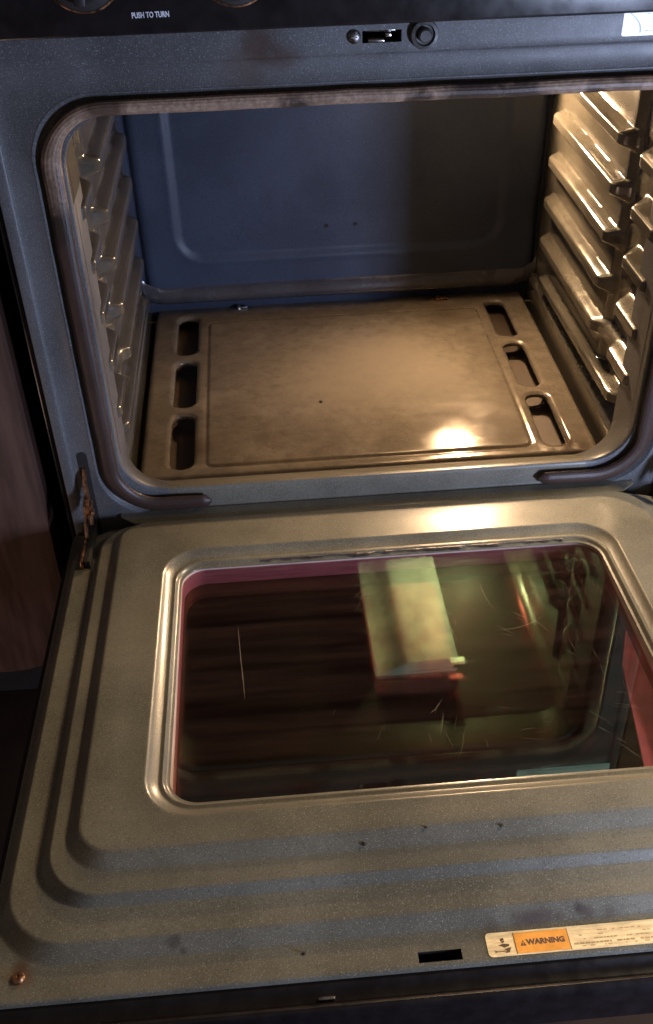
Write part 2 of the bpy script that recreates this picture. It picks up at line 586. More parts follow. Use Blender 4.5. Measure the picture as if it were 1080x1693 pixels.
frame = fit(loft("front_frame", floops, M['frame'], oven, skip=fskip, flip=True))
fit(loft("upper_flange", floops[19:], M['ceil'], oven, skip=lambda i, k: k not in k_up, flip=True))  # flange top in the same darkened enamel, to dim its reflection
fit(loft("front_sill", floops[11:], M['door'], oven, skip=lambda i, k: k not in k_lo, flip=True))
bm = bmesh.new()
pts = [(-0.318, 0.0035), (-0.318, -0.0040), (-0.300, -0.0172), (0.300, -0.0172), (0.318, -0.0040), (0.318, 0.0035)]
slab(bm, [(x, y, -0.0272 + 0.11 * y) for x, y in pts], 0.0020, (0, 0, 1))
fit(from_bm("sill_strip", bm, M['door'], oven))
# the latch opening in the top of the frame
bm = bmesh.new()
box(bm, -0.0215, 0.0135, 0.0, 0.03, 0.5022, 0.5135)
bmesh.ops.delete(bm, geom=[f for f in bm.faces if f.normal.y < -0.9], context='FACES')
lt = fit(from_bm("latch_slot", bm, M['hole'], oven))
bm = bmesh.new()
box(bm, -0.017, -0.002, -0.004, 0.012, 0.5035, 0.5060, 0.0008)
box(bm, -0.001, 0.0045, -0.002, 0.012, 0.5070, 0.5105, 0.0008)
box(bm, -0.0185, 0.012, 0.006, 0.009, 0.5100, 0.5125, 0.0005)
fit(from_bm("door_latch", bm, M['chrome'], oven))
bm = bmesh.new()
lathe(bm, [(0.0, -0.001), (0.0062, -0.001), (0.0062, 0.0008), (0.0055, 0.0022), (0.0030, 0.0034), (0.0, 0.0038)], (-0.0295, -0.0014, 0.5085), (0, -1, 0))
box(bm, -0.0325, -0.0265, -0.0056, -0.0050, 0.5080, 0.5090)
fit(from_bm("latch_screw", bm, M['dullsteel'], oven))
bm = bmesh.new()
lathe(bm, [(0.0, -0.001), (0.0125, -0.001), (0.0130, 0.003), (0.0122, 0.0055), (0.0095, 0.0062), (0.0082, 0.0040), (0.0066, 0.0038), (0.0060, 0.009), (0.0048, 0.0102), (0.0, 0.0102)],
      (0.0345, -0.0014, 0.5085), (0, -1, 0), 36)
fit(from_bm("plunger_switch", bm, M['plunger'], oven))

# white rating label at the right end of the top rail
bm = bmesh.new()
pts = [(x, -0.00145, z) for x, z in rrect(0.2185, 0.366, 0.4985, 0.5205, 0.002, [0.25], [0.51], 4)]
slab(bm, pts, 0.0003, (0, -1, 0))
fit(from_bm("rating_label", bm, M['white'], oven))
bm = bmesh.new()
random.seed(3)
for r in range(5):
    z = 0.5022 + r * 0.0036
    x = 0.2400 + (0.004 if r % 2 else 0)
    while x < 0.360:
        wd = random.uniform(0.002, 0.008)
        if random.random() < 0.7:
            slab(bm, [(x, -0.00176, z), (x + wd, -0.00176, z), (x + wd, -0.00176, z + 0.0009), (x, -0.00176, z + 0.0009)], 0.00005, (0, -1, 0))
        x += wd + 0.0015
pv = None
for k in range(14):
    t = k / 13
    q = (0.2225 + 0.012 * t + 0.004 * math.sin(t * 3), -0.00176, 0.5190 - 0.018 * t)
    if pv:
        slab(bm, [pv, (pv[0] + 0.0016, pv[1], pv[2]), (q[0] + 0.0016, q[1], q[2]), q], 0.00005, (0, -1, 0))
    pv = q
fit(from_bm("label_print", bm, M['greyink'], oven))

# ---- gasket: a woven flattened tube, open along the bottom
path = []
gx, gt, gb, gr = 0.3216, 0.4560, -0.0125, 0.058


def arc2(cx, cz, a0, a1, n=16):
    for k in range(n + 1):
        t = math.radians(a0 + (a1 - a0) * k / n)
        path.append((cx + gr * math.cos(t), cz + gr * math.sin(t)))


for x in lin(-0.206, -gx + gr, 10)[:-1]:
    path.append((x, gb))
arc2(-gx + gr, gb + gr, 270, 180)
for z in lin(gb + gr, gt - gr, 40)[1:-1]:
    path.append((-gx, z))
arc2(-gx + gr, gt - gr, 180, 90)
for x in lin(-gx + gr, gx - gr, 60)[1:-1]:
    path.append((x, gt))
arc2(gx - gr, gt - gr, 90, 0)
for z in lin(gt - gr, gb + gr, 40)[1:-1]:
    path.append((gx, z))
arc2(gx - gr, gb + gr, 0, -90)
for x in lin(gx - gr, 0.197, 10)[1:]:
    path.append((x, gb))
loops = []
NP, NS = len(path), 56
dist = [0.0]
for a, b in zip(path, path[1:]):
    dist.append(dist[-1] + math.hypot(b[0] - a[0], b[1] - a[1]))
for i, (x, z) in enumerate(path):
    a, b = path[max(0, i - 1)], path[min(NP - 1, i + 1)]
    t = Vector((b[0] - a[0], 0, b[1] - a[1])).normalized()
    nrm = Vector((t.z, 0, -t.x))
    d = min(dist[i], dist[-1] - dist[i])
    e = math.sqrt(max(0.03, min(1, d / 0.010) * (2 - min(1, d / 0.010))))
    low = sstep((0.10 - z) / 0.10)
    wob = 1 + 0.08 * noise.noise((x * 30, z * 30, 2.0))
    top_ = sstep((z - 0.40) / 0.04)
    hw, hd = (0.0098 - 0.0032 * top_) * e * wob * (1 - 0.06 * low), 0.0056 * e * wob
    sag = 0.0012 * noise.noise((x * 14, z * 14, 7.0))
    ring = []
    for k in range(NS):
        th = 2 * math.pi * k / NS
        m = 1 + (0.012 + 0.022 * sstep((z - 0.33) / 0.08)) * math.cos(14 * th)
        ring.append(Vector((x, -0.0005, z)) + nrm * ((hw * math.cos(th)) * m + sag) + Vector((0, -1, 0)) * (hd * math.sin(th) * m))
    loops.append(ring)
vs = [v for r in loops for v in r]
fs = []
for i in range(NP - 1):
    for k in range(NS):
        fs.append((i * NS + k, i * NS + (k + 1) % NS, (i + 1) * NS + (k + 1) % NS, (i + 1) * NS + k))
fs += [tuple(range(NS)), tuple((NP - 1) * NS + k for k in reversed(range(NS)))]
fit(from_py("door_gasket", vs, fs, M['gasket'], oven, 75))

# ---- side walls with pressed rack ledges
LEDGE = [0.332, 0.271, 0.210, 0.148, 0.085]


def ridge(dz, top, foot):
    return 1 - sstep((abs(dz) - top) / (foot - top))


def wallpush(y, z):
    p = 0.009 * sstep((y - 0.176) / 0.020)
    for k, zc0 in enumerate(LEDGE):
        zc = zc0 - 0.025 * (y - 0.30) * 0.5
        main = sstep((y - 0.180) / 0.022) * (1 - sstep((y - 0.474) / 0.010))
        stub = sstep((0.152 - y) / 0.030) * sstep((y - 0.040) / 0.014)
        if k == 4:
            main = max(main, 0.50 * sstep((y - 0.06) / 0.02) * (1 - sstep((y - 0.474) / 0.010)))
        p = max(p, 0.0245 * main * ridge(z - zc, 0.0052, 0.0185) + p * (1 - main) if main > 0 else p)
        p = max(p, 0.0235 * stub * ridge(z - zc, 0.0050, 0.0160))
    zf = 0.030 - 0.030 * (y - 0.27)
    fl = sstep((y - 0.075) / 0.03) * (1 - sstep((y - 0.46) / 0.012))
    p = max(p, 0.0225 * fl * ridge(z - zf, 0.0050, 0.0120))
    p = max(p, 0.0185 * sstep((0.012 - z) / 0.020))
    p = max(p, 0.0200 * (1 - sstep((y - 0.020) / 0.020)))
    t = max(0.0, (z - 0.432) / 0.030)
    p = max(p, 0.030 * (1 - math.sqrt(max(0, 1 - min(1, t) ** 2))))
    return p


ys = lin(0.022, 0.555, 150)
zs = lin(-0.060, 0.4618, 420)
push = {}
for side in (-1, 1):
    def fn(y, z, s=side):
        k = (round(y, 6), round(z, 6))
        if k not in push:
            push[k] = wallpush(y, z)
        wv = 0.0004 * noise.noise((y * 7, z * 7, 3.0 * s))
        return (s * (0.3285 - push[k] + wv), y, z)
    fit(grid("side_wall", ys, zs, fn, M['liner'], oven, flip=(side > 0)))

# ---- ceiling
cx_ = lin(-0.3005, 0.3005, 60)
fit(grid("cavity_ceiling", cx_, lin(0.0765, 0.555, 50), lambda x, y: (x, y, 0.4612 + 0.0006 * noise.noise((x * 9, y * 9, 1))), M['ceil'], oven, flip=True))


# ---- back wall: pressed panel with a recessed centre and a rolled edge
def backy(x, z):
    d = sdrr(x, z, -0.2585, 0.2605, 0.0535, 0.60, 0.045)
    y = 0.530 + 0.0040 * sstep((-d) / 0.014)
    y -= 0.0007 * math.exp(-((d - 0.002) / 0.0045) ** 2)
    e = sdrr(x, z, -0.3120, 0.3160, -0.0130, 0.60, 0.034)
    t = min(1.0, max(0.0, (e + 0.016) / 0.016))
    y += 0.015 * (1 - math.sqrt(max(0.0, 1 - (t * 0.985) ** 2)))
    return y + 0.0008 * noise.noise((x * 7, z * 7, 5))


fit(grid("back_wall", lin(-0.3215, 0.3215, 260), lin(-0.050, 0.462, 260), lambda x, z: (x, backy(x, z), z), M['back'], oven))
lipp = [(0.5310, 0.0140), (0.5285, 0.0110), (0.5250, 0.0060), (0.5225, -0.0005), (0.5218, -0.0055), (0.5232, -0.0105), (0.5270, -0.0145), (0.5330, -0.0165), (0.5420, -0.0180), (0.5470, -0.0240), (0.5480, -0.0400)]
bm = bmesh.new()
rows = []
for x in [-0.3190] + lin(-0.3160, -0.285, 12) + lin(-0.26, 0.26, 30) + lin(0.288, 0.3160, 12) + [0.3190]:
    e = max(0.0, (abs(x) - 0.285) / 0.034)
    up = 0.020 * (1 - math.sqrt(max(0.0, 1 - min(1, e) ** 2)))
    out = 1 - 0.75 * sstep(e)
    rows.append([bm.verts.new((x, 0.531 + (y - 0.531) * (out if y < 0.531 else 1) + 0.0004 * noise.noise((x * 30, 1, 2)), z + up * (1 if k < 8 else 0))) for k, (y, z) in enumerate(lipp)])
for a, b in zip(rows, rows[1:]):
    for k in range(len(lipp) - 1):
        bm.faces.new((a[k], b[k], b[k + 1], a[k + 1]))
fit(from_bm("rolled_edge", bm, M['lip'], oven, 60, fix=False))
for x in (-0.021, 0.0245):  # small dark discs standing in for the shade inside two holes
    bm = bmesh.new()
    lathe(bm, [(0.0034, 0.0), (0.0036, 0.0014), (0.0026, 0.0026), (0.0, 0.0022)], (x, 0.5352, 0.1012), (0, -1, 0), 14)
    fit(from_bm("back_hole_disc", bm, M['hole'], oven))

# ---- removable floor with a pressed border and six slots
SLOT = [(0.2490, 0.4520, 0.0165, 0.061), (0.2490, 0.3075, 0.0165, 0.0635), (0.2490, 0.1620, 0.0165, 0.0625)]


def slot_sd(cx, cy, hx, hy):
    return lambda x, y: sdrr(x, y, cx - hx, cx + hx, cy - hy, cy + hy, 0.0145)


def floorz(x, y):
    z = -0.0338 + 0.0058 * (1 - ((y - 0.313) / 0.235) ** 2) * (1 - (x / 0.32) ** 4)
    d = sdrr(x, y, -0.2165, 0.2165, 0.0975, 0.4885, 0.012)
    z += 0.0016 * sstep(-d / 0.004) - 0.0013 * math.exp(-((d - 0.001) / 0.0022) ** 2)
    for s in (-1, 1):
        for (cx, cy, hx, hy) in SLOT:
            e = sdrr(x, y, s * cx - hx, s * cx + hx, cy - hy, cy + hy, 0.0145)
            if e < 0.006:
                z -= 0.0030 * (1 - max(0, e) / 0.006) ** 2
    ed = min(0.3030 - abs(x), 0.02)
    if ed < 0.008:
        z -= 0.008 - math.sqrt(max(0, 0.008 ** 2 - (0.008 - ed) ** 2))
    fy = y - 0.0785
    if fy < 0.006:
        z -= 0.006 - math.sqrt(max(0, 0.006 ** 2 - (0.006 - fy) ** 2))
    return z + 0.0006 * noise.noise((x * 11, y * 11, 8))


us = [-0.3030, -0.3026] + lin(-0.3014, 0.3014, 300) + [0.3026, 0.3030]
vs2 = [0.0785, 0.0789] + lin(0.0800, 0.549, 236)
floor = fit(grid("oven_floor", us, vs2, lambda x, y: (x, y, floorz(x, y)), M['floor'], oven,
                 holes=[slot_sd(s * cx, cy, hx, hy) for s in (-1, 1) for (cx, cy, hx, hy) in SLOT]))
for s in (-1, 1):
    for (cx, cy, hx, hy) in SLOT:
        lp = []
        for inset, dz in ((0.0, 0.0), (0.0006, -0.0016), (0.0009, -0.0035), (0.0007, -0.0052), (-0.001, -0.0056)):
            lp.append([(x, y, floorz(x, y) + dz) for x, y in rrect(s * cx - hx + inset, s * cx + hx - inset, cy - hy + inset, cy + hy - inset, 0.0142, [s * cx], [cy - 0.03, cy, cy + 0.03], 8)])
        fit(loft("vent_slot_rim", lp, M['floor'], None)).parent = floor
bm = bmesh.new()
box(bm, -0.312, 0.312, 0.081, 0.553, -0.070, -0.0580)
fit(from_bm("burner_tray", bm, M['under'], oven))

# screws and clips at the back of the floor
for x, y in ((-0.167, 0.5315), (0.161, 0.5250)):
    zz = floorz(x, y)
    bm = bmesh.new()
    pts = [(px, py, zz + 0.0002) for px, py in rrect(x - 0.016, x + 0.016, y - 0.0045, y + 0.0045, 0.0044, [x], [y], 6)]
    slab(bm, pts, 0.0012, (0, 0, 1))
    box(bm, x + 0.001, x + 0.013, y - 0.001, y + 0.0025, zz + 0.001, zz + 0.0045, 0.001)
    lathe(bm, [(0.0052, 0.0), (0.0052, 0.002), (0.0040, 0.0042), (0.0018, 0.0046), (0.0014, 0.0034), (0.0, 0.0034)], (x - 0.001, y, zz + 0.0012), (0, 0, 1), 20)
    fit(from_bm("floor_clip", bm, M['dullsteel'] if x < 0 else M['rusty'], oven))

# ---- broil burner under the ceiling
bm = bmesh.new()
X0, X1, Y0, Y1 = 0.018, 0.157, 0.185, 0.520
xm = 0.072
prof = [(X0 - 0.003, 0.4440), (X0 - 0.003, 0.4270), (X0 - 0.001, 0.4265), (X0 + 0.003, 0.4570), (xm - 0.006, 0.4360), (xm - 0.002, 0.4340), (xm + 0.006, 0.4325), (X1 - 0.008, 0.4300), (X1, 0.4320), (X1 + 0.002, 0.444), (X1, 0.4605), (X0, 0.4605)]
rows = []
for y, sc, dz in ((Y0, 0.97, 0), (Y0 + 0.004, 1.0, 0), (0.30, 1, 0.0), (0.41, 1, 0.0), (Y1, 1, -0.002)):
    rows.append([bm.verts.new((0.090 + (x - 0.090) * sc, y, z + (dz if z < 0.4590 else 0))) for x, z in prof])
for a, b in zip(rows, rows[1:]):
    for k in range(len(prof)):
        bm.faces.new((a[k], a[(k + 1) % len(prof)], b[(k + 1) % len(prof)], b[k]))
bm.faces.new(rows[0])
bm.faces.new(list(reversed(rows[-1])))
fit(from_bm("broil_burner", bm, M['burner'], oven))

bm = bmesh.new()  # added bright pieces that throw a bulb glint into the glass
box(bm, 0.146, 0.162, 0.175, 0.1835, 0.4330, 0.4450, 0.002)
lathe(bm, [(0.0, 0.0), (0.0022, 0.0), (0.0022, 0.034), (0.0, 0.0345)], (0.162, 0.1795, 0.4380), (1, 0.05, 0), 12)
pts = [(x, y, 0.4285 + 0.25 * (y - 0.180)) for x, y in ((0.142, 0.172), (0.166, 0.172), (0.166, 0.186), (0.142, 0.186))]  # plate tilted to mirror the bulb towards the window
slab(bm, pts, 0.0012, (0, 0, 1))
fit(from_bm("glint_reflector", bm, M['mirror'], oven))

# ---- oven light on the back wall, upper right
BX, BY, BZ = 0.219, 0.492, 0.350
lightp = fit(empty("oven_light", (0, 0, 0), oven))
bm = bmesh.new()
lathe(bm, [(0.0, -0.012), (0.036, -0.012), (0.036, 0.021), (0.0335, 0.022), (0.0320, 0.021), (0.0300, -0.006), (0.0, -0.008)], (BX, 0.5325, BZ), (0, -1, 0), 32)
from_bm("lamp_socket", bm, M['dullsteel'], lightp)
bm = bmesh.new()
lathe(bm, [(0.0, -0.016), (0.010, -0.016), (0.012, -0.006), (0.019, 0.004), (0.0215, 0.014), (0.0195, 0.024), (0.012, 0.031), (0.0, 0.033)], (BX, 0.540, BZ), (0, -1, 0), 24)
from_bm("bulb", bm, M['bulb'], lightp)

# ---- control panel with knobs
bm = bmesh.new()
box(bm, -0.3785, 0.3785, -0.022, 0.06, 0.5222, 0.70, 0.003)
fit(from_bm("control_panel", bm, M['black'], oven))
for x in (-0.262, -0.133, 0.133, 0.262):
    bm = bmesh.new()
    c = (x, -0.022, 0.576)
    lathe(bm, [(0.0, 0.0), (0.031, 0.0), (0.0325, 0.003), (0.031, 0.006), (0.024, 0.008), (0.022, 0.024), (0.019, 0.027), (0.0, 0.027)], c, (0, -1, 0), 36)
    box(bm, x - 0.005, x + 0.005, -0.058, -0.044, 0.554, 0.598, 0.002)
    box(bm, x - 0.0008, x + 0.0008, -0.0588, -0.0578, 0.578, 0.596, mi=1)
    lathe(bm, [(0.0325, 0.0), (0.0342, 0.0), (0.0342, 0.0016), (0.0325, 0.0022)], c, (0, -1, 0), 36, 2)
    fit(from_bm("burner_knob", bm, [M['blackmatte'], M['ink'], M['rusty']], oven))
mw = Matrix.Translation((-0.2245, -0.0222, 0.5385)) @ Matrix.Rotation(math.pi / 2, 4, 'X')
fit(text("panel_lettering", "PUSH TO TURN", 0.0046, mw @ Matrix.Diagonal((1, 1.4, 1, 1)), M['panelink'], oven, bold=0.00012))
mw = Matrix.Translation((0.17, -0.0222, 0.5385)) @ Matrix.Rotation(math.pi / 2, 4, 'X')

# ---- body: black sides, lower drawer
for s in (-1, 1):
    bm = bmesh.new()
    xa, xb = sorted((s * 0.3790, s * 0.3845))
    box(bm, xa, xb, 0.004, 0.62, ZF + 0.03, 0.69, 0.0015)
    fit(from_bm("body_side", bm, M['black'], oven))
bm = bmesh.new()
box(bm, -0.378, 0.378, 0.600, 0.62, ZF + 0.03, 0.69)
fit(from_bm("body_back", bm, M['blackmatte'], oven))
bm = bmesh.new()
box(bm, -0.3765, 0.3765, 0.0315, 0.05, ZF + 0.05, -0.078, 0.003)
box(bm, -0.36, 0.36, 0.05, 0.59, ZF + 0.06, -0.10, 0.003)
fit(from_bm("lower_drawer", bm, M['black'], oven))


# ---- hinge arms
def bar(bm, pts, wid, thick, mi=0):
    """flat bar through points in the (y, z) plane, thick along x"""
    n = len(pts)
    L, Rr = [], []
    for i, (x, y, z) in enumerate(pts):
        a, b = pts[max(0, i - 1)], pts[min(n - 1, i + 1)]
        t = Vector((0, b[1] - a[1], b[2] - a[2])).normalized()
        nn = Vector((0, -t.z, t.y))
        wv = wid[i] / 2
        L.append(Vector((x, y, z)) + nn * wv)
        Rr.append(Vector((x, y, z)) - nn * wv)
    q = []
    for dx in (-thick / 2, thick / 2):
        q.append([[bm.verts.new(v + Vector((dx, 0, 0))) for v in S] for S in (L, Rr)])
    for i in range(n - 1):
        bm.faces.new((q[0][0][i], q[0][0][i + 1], q[0][1][i + 1], q[0][1][i]))
        bm.faces.new((q[1][0][i], q[1][1][i], q[1][1][i + 1], q[1][0][i + 1]))
        for j in (0, 1):
            bm.faces.new((q[0][j][i], q[1][j][i], q[1][j][i + 1], q[0][j][i + 1]))
    for i in (0, n - 1):
        bm.faces.new((q[0][0][i], q[0][1][i], q[1][1][i], q[1][0][i]))


for s in (-1, 1):
    X = s * 0.3510
    bm = bmesh.new()
    bar(bm, [(X, 0.03, 0.052), (X, 0.002, 0.043), (X - s * -0.001, -0.006, 0.030), (X, -0.013, 0.014), (X, -0.020, 0.002), (X, -0.026, -0.006)], [0.012, 0.010, 0.008, 0.009, 0.013, 0.012], 0.0042)
    bar(bm, [(X - 0.0034, -0.010, 0.012), (X - 0.0034, -0.024, 0.004), (X - 0.0034, -0.034, -0.010), (X - 0.0036, -0.044, -0.022)], [0.008, 0.014, 0.014, 0.008], 0.0024)
    bar(bm, [(X + 0.0034, -0.012, 0.008), (X + 0.0034, -0.024, 0.002), (X + 0.0034, -0.034, -0.011)], [0.006, 0.013, 0.013], 0.0022)
    lathe(bm, [(0.0, -0.006), (0.0042, -0.006), (0.0046, 0.0), (0.0042, 0.0062), (0.0, 0.0062)], (X, -0.022, -0.001), (1, 0, 0), 14)
    bm2 = bm
    bmesh.ops.bevel(bm2, geom=[e for e in bm2.edges if e.is_manifold and e.calc_face_angle(0) > 0.9], offset=0.0005, segments=1, affect='EDGES')
    fit(from_bm("hinge_arm", bm2, M['rusty'], oven))
    # dark slot in the frame behind the arm
    bm = bmesh.new()
    pts = [(x, 0.0021, z) for x, z in rrect(X - 0.0056, X + 0.0056, -0.060, 0.069, 0.0054, [X], [0.0, 0.04], 6)]
    slab(bm, pts, 0.0006, (0, -1, 0))
    fit(from_bm("hinge_slot", bm, M['hole'], oven))

# ================================================================== DOOR (a part of the oven; its pieces are sub-parts)
AL = -0.0653
TILT = math.tan(math.radians(2.5))          # the panes sit slightly tilted in the well
door = empty("oven_door", (0, 0, -0.0536), oven)
door.matrix_parent_inverse = INV
door.matrix_basis = Matrix.Translation((0, 0, -0.0536)) @ Matrix.Rotation(AL, 4, 'X')
# door axes: x across, y = -v (v grows from the hinge towards the viewer), z = h above the door's base plane
DX = [-0.195, -0.14, -0.09, -0.042, -0.008, 0.05, 0.10, 0.15, 0.195]
DV = [0.16, 0.22, 0.28, 0.34, 0.39]


def dl(hx, v0, v1, r, h):
    return [(x, -v, h) for x, v in rrect(-hx, hx, v0, v1, r, DX, DV)]


dloops = [
    dl(0.3800, 0.0035, 0.6050, 0.006, -0.0042), dl(0.3800, 0.0035, 0.6050, 0.006, 0.0013), dl(0.3795, 0.0040, 0.6045, 0.006, 0.0023), dl(0.3785, 0.0045, 0.6035, 0.006, 0.0028),
    dl(0.3782, 0.0048, 0.6005, 0.007, 0.0028), dl(0.3775, 0.0050, 0.5915, 0.010, 0.0028),
    dl(0.3752, 0.0052, 0.5765, 0.052, 0.0028), dl(0.3745, 0.0054, 0.5755, 0.053, 0.0031), dl(0.3735, 0.0057, 0.5742, 0.054, 0.0042),
    dl(0.3685, 0.0070, 0.5650, 0.055, 0.0104), dl(0.3674, 0.0074, 0.5637, 0.055, 0.0115), dl(0.3658, 0.0078, 0.5618, 0.055, 0.0118),
    dl(0.3455, 0.0095, 0.5355, 0.050, 0.0118), dl(0.3447, 0.0100, 0.5345, 0.050, 0.0121), dl(0.3436, 0.0105, 0.5334, 0.050, 0.0132),
    dl(0.3388, 0.0120, 0.5290, 0.049, 0.0190), dl(0.3376, 0.0125, 0.5280, 0.048, 0.0200), dl(0.3360, 0.0130, 0.5265, 0.047, 0.0203),
    dl(0.3262, 0.0140, 0.5085, 0.040, 0.0203), dl(0.3252, 0.0150, 0.5073, 0.040, 0.0206), dl(0.3240, 0.0160, 0.5058, 0.040, 0.0217),
    dl(0.3155, 0.0210, 0.4955, 0.034, 0.0275), dl(0.3140, 0.0220, 0.4940, 0.033, 0.0285), dl(0.3118, 0.0235, 0.4918, 0.032, 0.0288),
    dl(0.2880, 0.0520, 0.4760, 0.040, 0.0288),
    dl(0.2635, 0.0800, 0.4660, 0.046, 0.0288), dl(0.2618, 0.0818, 0.4642, 0.045, 0.0290), dl(0.2603, 0.0832, 0.4625, 0.044, 0.0285), dl(0.2590, 0.0846, 0.4610, 0.043, 0.0272),
    dl(0.2510, 0.0945, 0.4525, 0.036, 0.0218), dl(0.2496, 0.0960, 0.4510, 0.035, 0.0216), dl(0.2482, 0.0975, 0.4496, 0.034, 0.0224), dl(0.2466, 0.0992, 0.4480, 0.033, 0.0226),
    dl(0.2450, 0.1012, 0.4466, 0.032, 0.0214), dl(0.2440, 0.1024, 0.4455, 0.031, 0.0196), dl(0.2425, 0.1040, 0.4440, 0.030, 0.0190), dl(0.2408, 0.1062, 0.4422, 0.029, 0.0186), dl(0.2402, 0.1070, 0.4415, 0.028, 0.0174)]
kfront = nfirst = None
ndx, ndv = len(DX), len(DV)
i_top = ndx + 13 + ndv + 13
slot_k = i_top + (ndx - 1 - DX.index(-0.008))


def dskip(i, k):
    return i == 4 and k == slot_k


loft("inner_panel", dloops, M['door'], door, skip=dskip, flip=True, ang=42)
bm = bmesh.new()
box(bm, -0.0425, -0.0075, -0.6008, -0.5912, -0.0110, 0.0026)
bmesh.ops.delete(bm, geom=[f for f in bm.faces if f.normal.z > 0.9], context='FACES')
from_bm("latch_slot", bm, M['hole'], door)

# window well under the glass, an added slab imitating the pink reflection on the right and the three panes
wl = [dl(0.2404, 0.1068, 0.4417, 0.028, 0.0172), dl(0.2400, 0.1072, 0.4413, 0.028, -0.0020), dl(0.2400, 0.1072, 0.4413, 0.028, -0.0190)]
loft("window_well", wl, M['well'], door, flip=True)
wl = [dl(0.2400, 0.1072, 0.4413, 0.028, -0.0190), dl(0.2400, 0.1072, 0.4413, 0.028, -0.0475)]
loft("well_spacer", wl, M['blacktrim'], door, flip=True)
bm = bmesh.new()
slab(bm, [(x, -v, -0.0038 - (v - 0.107) * TILT) for x, v in ((0.2395, 0.235), (0.2200, 0.285), (0.1960, 0.4400), (0.2395, 0.4400))], 0.0036, (0, 0, 1))
from_bm("reflection_slab", bm, M['well'], door)


def pane(name, h, th, mat, hx=0.2398, v0=0.1074, v1=0.4411):
    bm = bmesh.new()
    pts = [(x, -v, h - (v - 0.107) * TILT) for x, v in rrect(-hx, hx, v0, v1, 0.0275, [0], [0.27], 10)]
    slab(bm, pts, th, (0, 0, 1))
    return from_bm(name, bm, mat, door)


pane("top_pane", 0.0120, 0.0035, M['pane_top'])
pane("middle_pane", -0.0080, 0.0035, M['pane_mid'])
pane("outer_pane", -0.0290, 0.0030, M['pane_low'])
pane("outer_pane_backing", -0.0325, 0.0022, M['black'])

# scratches in the top glass, and a reflected glint drawn as thin strips
bm = bmesh.new()
random.seed(17)


def streak(x, v, ang, ln, wd, curve=0.0):
    n = 8
    pr = None
    for k in range(n + 1):
        t = k / n - 0.5
        a = ang + curve * t
        q = Vector((x + math.cos(a) * ln * t, -(v + math.sin(a) * ln * t), 0.01552 - (v + math.sin(a) * ln * t - 0.107) * TILT))
        ww = wd * (1 - (2 * t) ** 2) + 0.00003
        nn = Vector((math.sin(a), math.cos(a), 0)) * ww / 2
        cur = (bm.verts.new(q + nn), bm.verts.new(q - nn))
        if pr:
            bm.faces.new((pr[0], pr[1], cur[1], cur[0]))
        pr = cur


streak(-0.176, 0.245, 1.52, 0.085, 0.0006)  # long upright strips stand in for a reflected glint
streak(-0.1735, 0.285, 1.52, 0.050, 0.0005)
streak(0.125, 0.235, 2.85, 0.060, 0.00014, 0.4)
streak(0.095, 0.185, 1.40, 0.050, 0.00012, -0.2)
for k in range(10):
    # little clusters of wiping marks
    cx0, cv0, an = random.uniform(-0.19, 0.21), random.uniform(0.14, 0.42), random.uniform(-0.6, 2.2)
    for q in range(random.randint(4, 9)):
        streak(cx0 + random.gauss(0, 0.018), min(0.43, max(0.12, cv0 + random.gauss(0, 0.016))), an + random.gauss(0, 0.22), random.uniform(0.006, 0.030), random.uniform(0.00005, 0.00014), random.uniform(-0.4, 0.4))
sc = from_bm("scratches_and_glint", bm, M['streak'], door)
sc["kind"] = "stuff"

# hinge slots in the door's corners, with the arm lying in them
for s in (-1, 1):
    bm = bmesh.new()
    box(bm, *sorted((s * 0.3560, s * 0.3480)), -0.084, -0.008, 0.000, 0.0222, 0.001)
    from_bm("hinge_slot", bm, M['hole'], door)
    bm = bmesh.new()
    box(bm, *sorted((s * 0.3592, s * 0.3562)), -0.086, -0.026, 0.002, 0.0235, 0.0008)
    from_bm("hinge_strap", bm, M['rusty'], door)

# burnt crust along the far edge of the window
bm = bmesh.new()
random.seed(11)
rows = []
for x in lin(-0.150, 0.205, 260):
    dens = 0.35 + 0.65 * sstep((x + 0.16) / 0.22) * (1 - 0.6 * sstep((x - 0.13) / 0.07))
    a = max(0.0, noise.noise((x * 70, 0.3, 1.0)) + 0.35) * dens
    b = 0.0006 + 0.0022 * a + 0.0009 * max(0, noise.noise((x * 400, 5, 2)))
    c = -0.1015 - 0.0010 * noise.noise((x * 160, 2, 4)) - 0.002 * a
    ring = []
    for k in range(8):
        th = 2 * math.pi * k / 8
        ring.append(bm.verts.new((x, c + b * 1.5 * math.cos(th), 0.0208 + 0.55 * b * math.sin(th))))
    rows.append(ring)
for a, b in zip(rows, rows[1:]):
    for k in range(8):
        bm.faces.new((a[k], a[(k + 1) % 8], b[(k + 1) % 8], b[k]))
bm.faces.new(rows[0])
bm.faces.new(rows[-1])
from_bm("burnt_crust", bm, M['residue'], door)

# outer skin of the door: black trim past the enamel panel, handle underneath
prof = [(0.6020, -0.0022), (0.6060, -0.0016), (0.6085, -0.0022), (0.6110, -0.0052), (0.6150, -0.0072), (0.6190, -0.0072), (0.6225, -0.0040), (0.6250, -0.0028),
        (0.6275, -0.0040), (0.6293, -0.0074), (0.6300, -0.0150), (0.6300, -0.0460), (0.6275, -0.0490), (0.0100, -0.0490), (0.0070, -0.0460), (0.0070, -0.0048), (0.0110, -0.0048), (0.0110, -0.0478), (0.5960, -0.0478), (0.5960, -0.0046)]
bm = bmesh.new()
rows = []
for x in (-0.3860, -0.3850, 0.3850, 0.3860):
    sc = 0.0015 if abs(x) > 0.3855 else 0.0
    rows.append([bm.verts.new((x, -(v - sc * (1 if v > 0.3 else -1)), h - (sc if h > -0.02 else -sc))) for v, h in prof])
for a, b in zip(rows, rows[1:]):
    for k in range(len(prof)):
        bm.faces.new((a[k], a[(k + 1) % len(prof)], b[(k + 1) % len(prof)], b[k]))
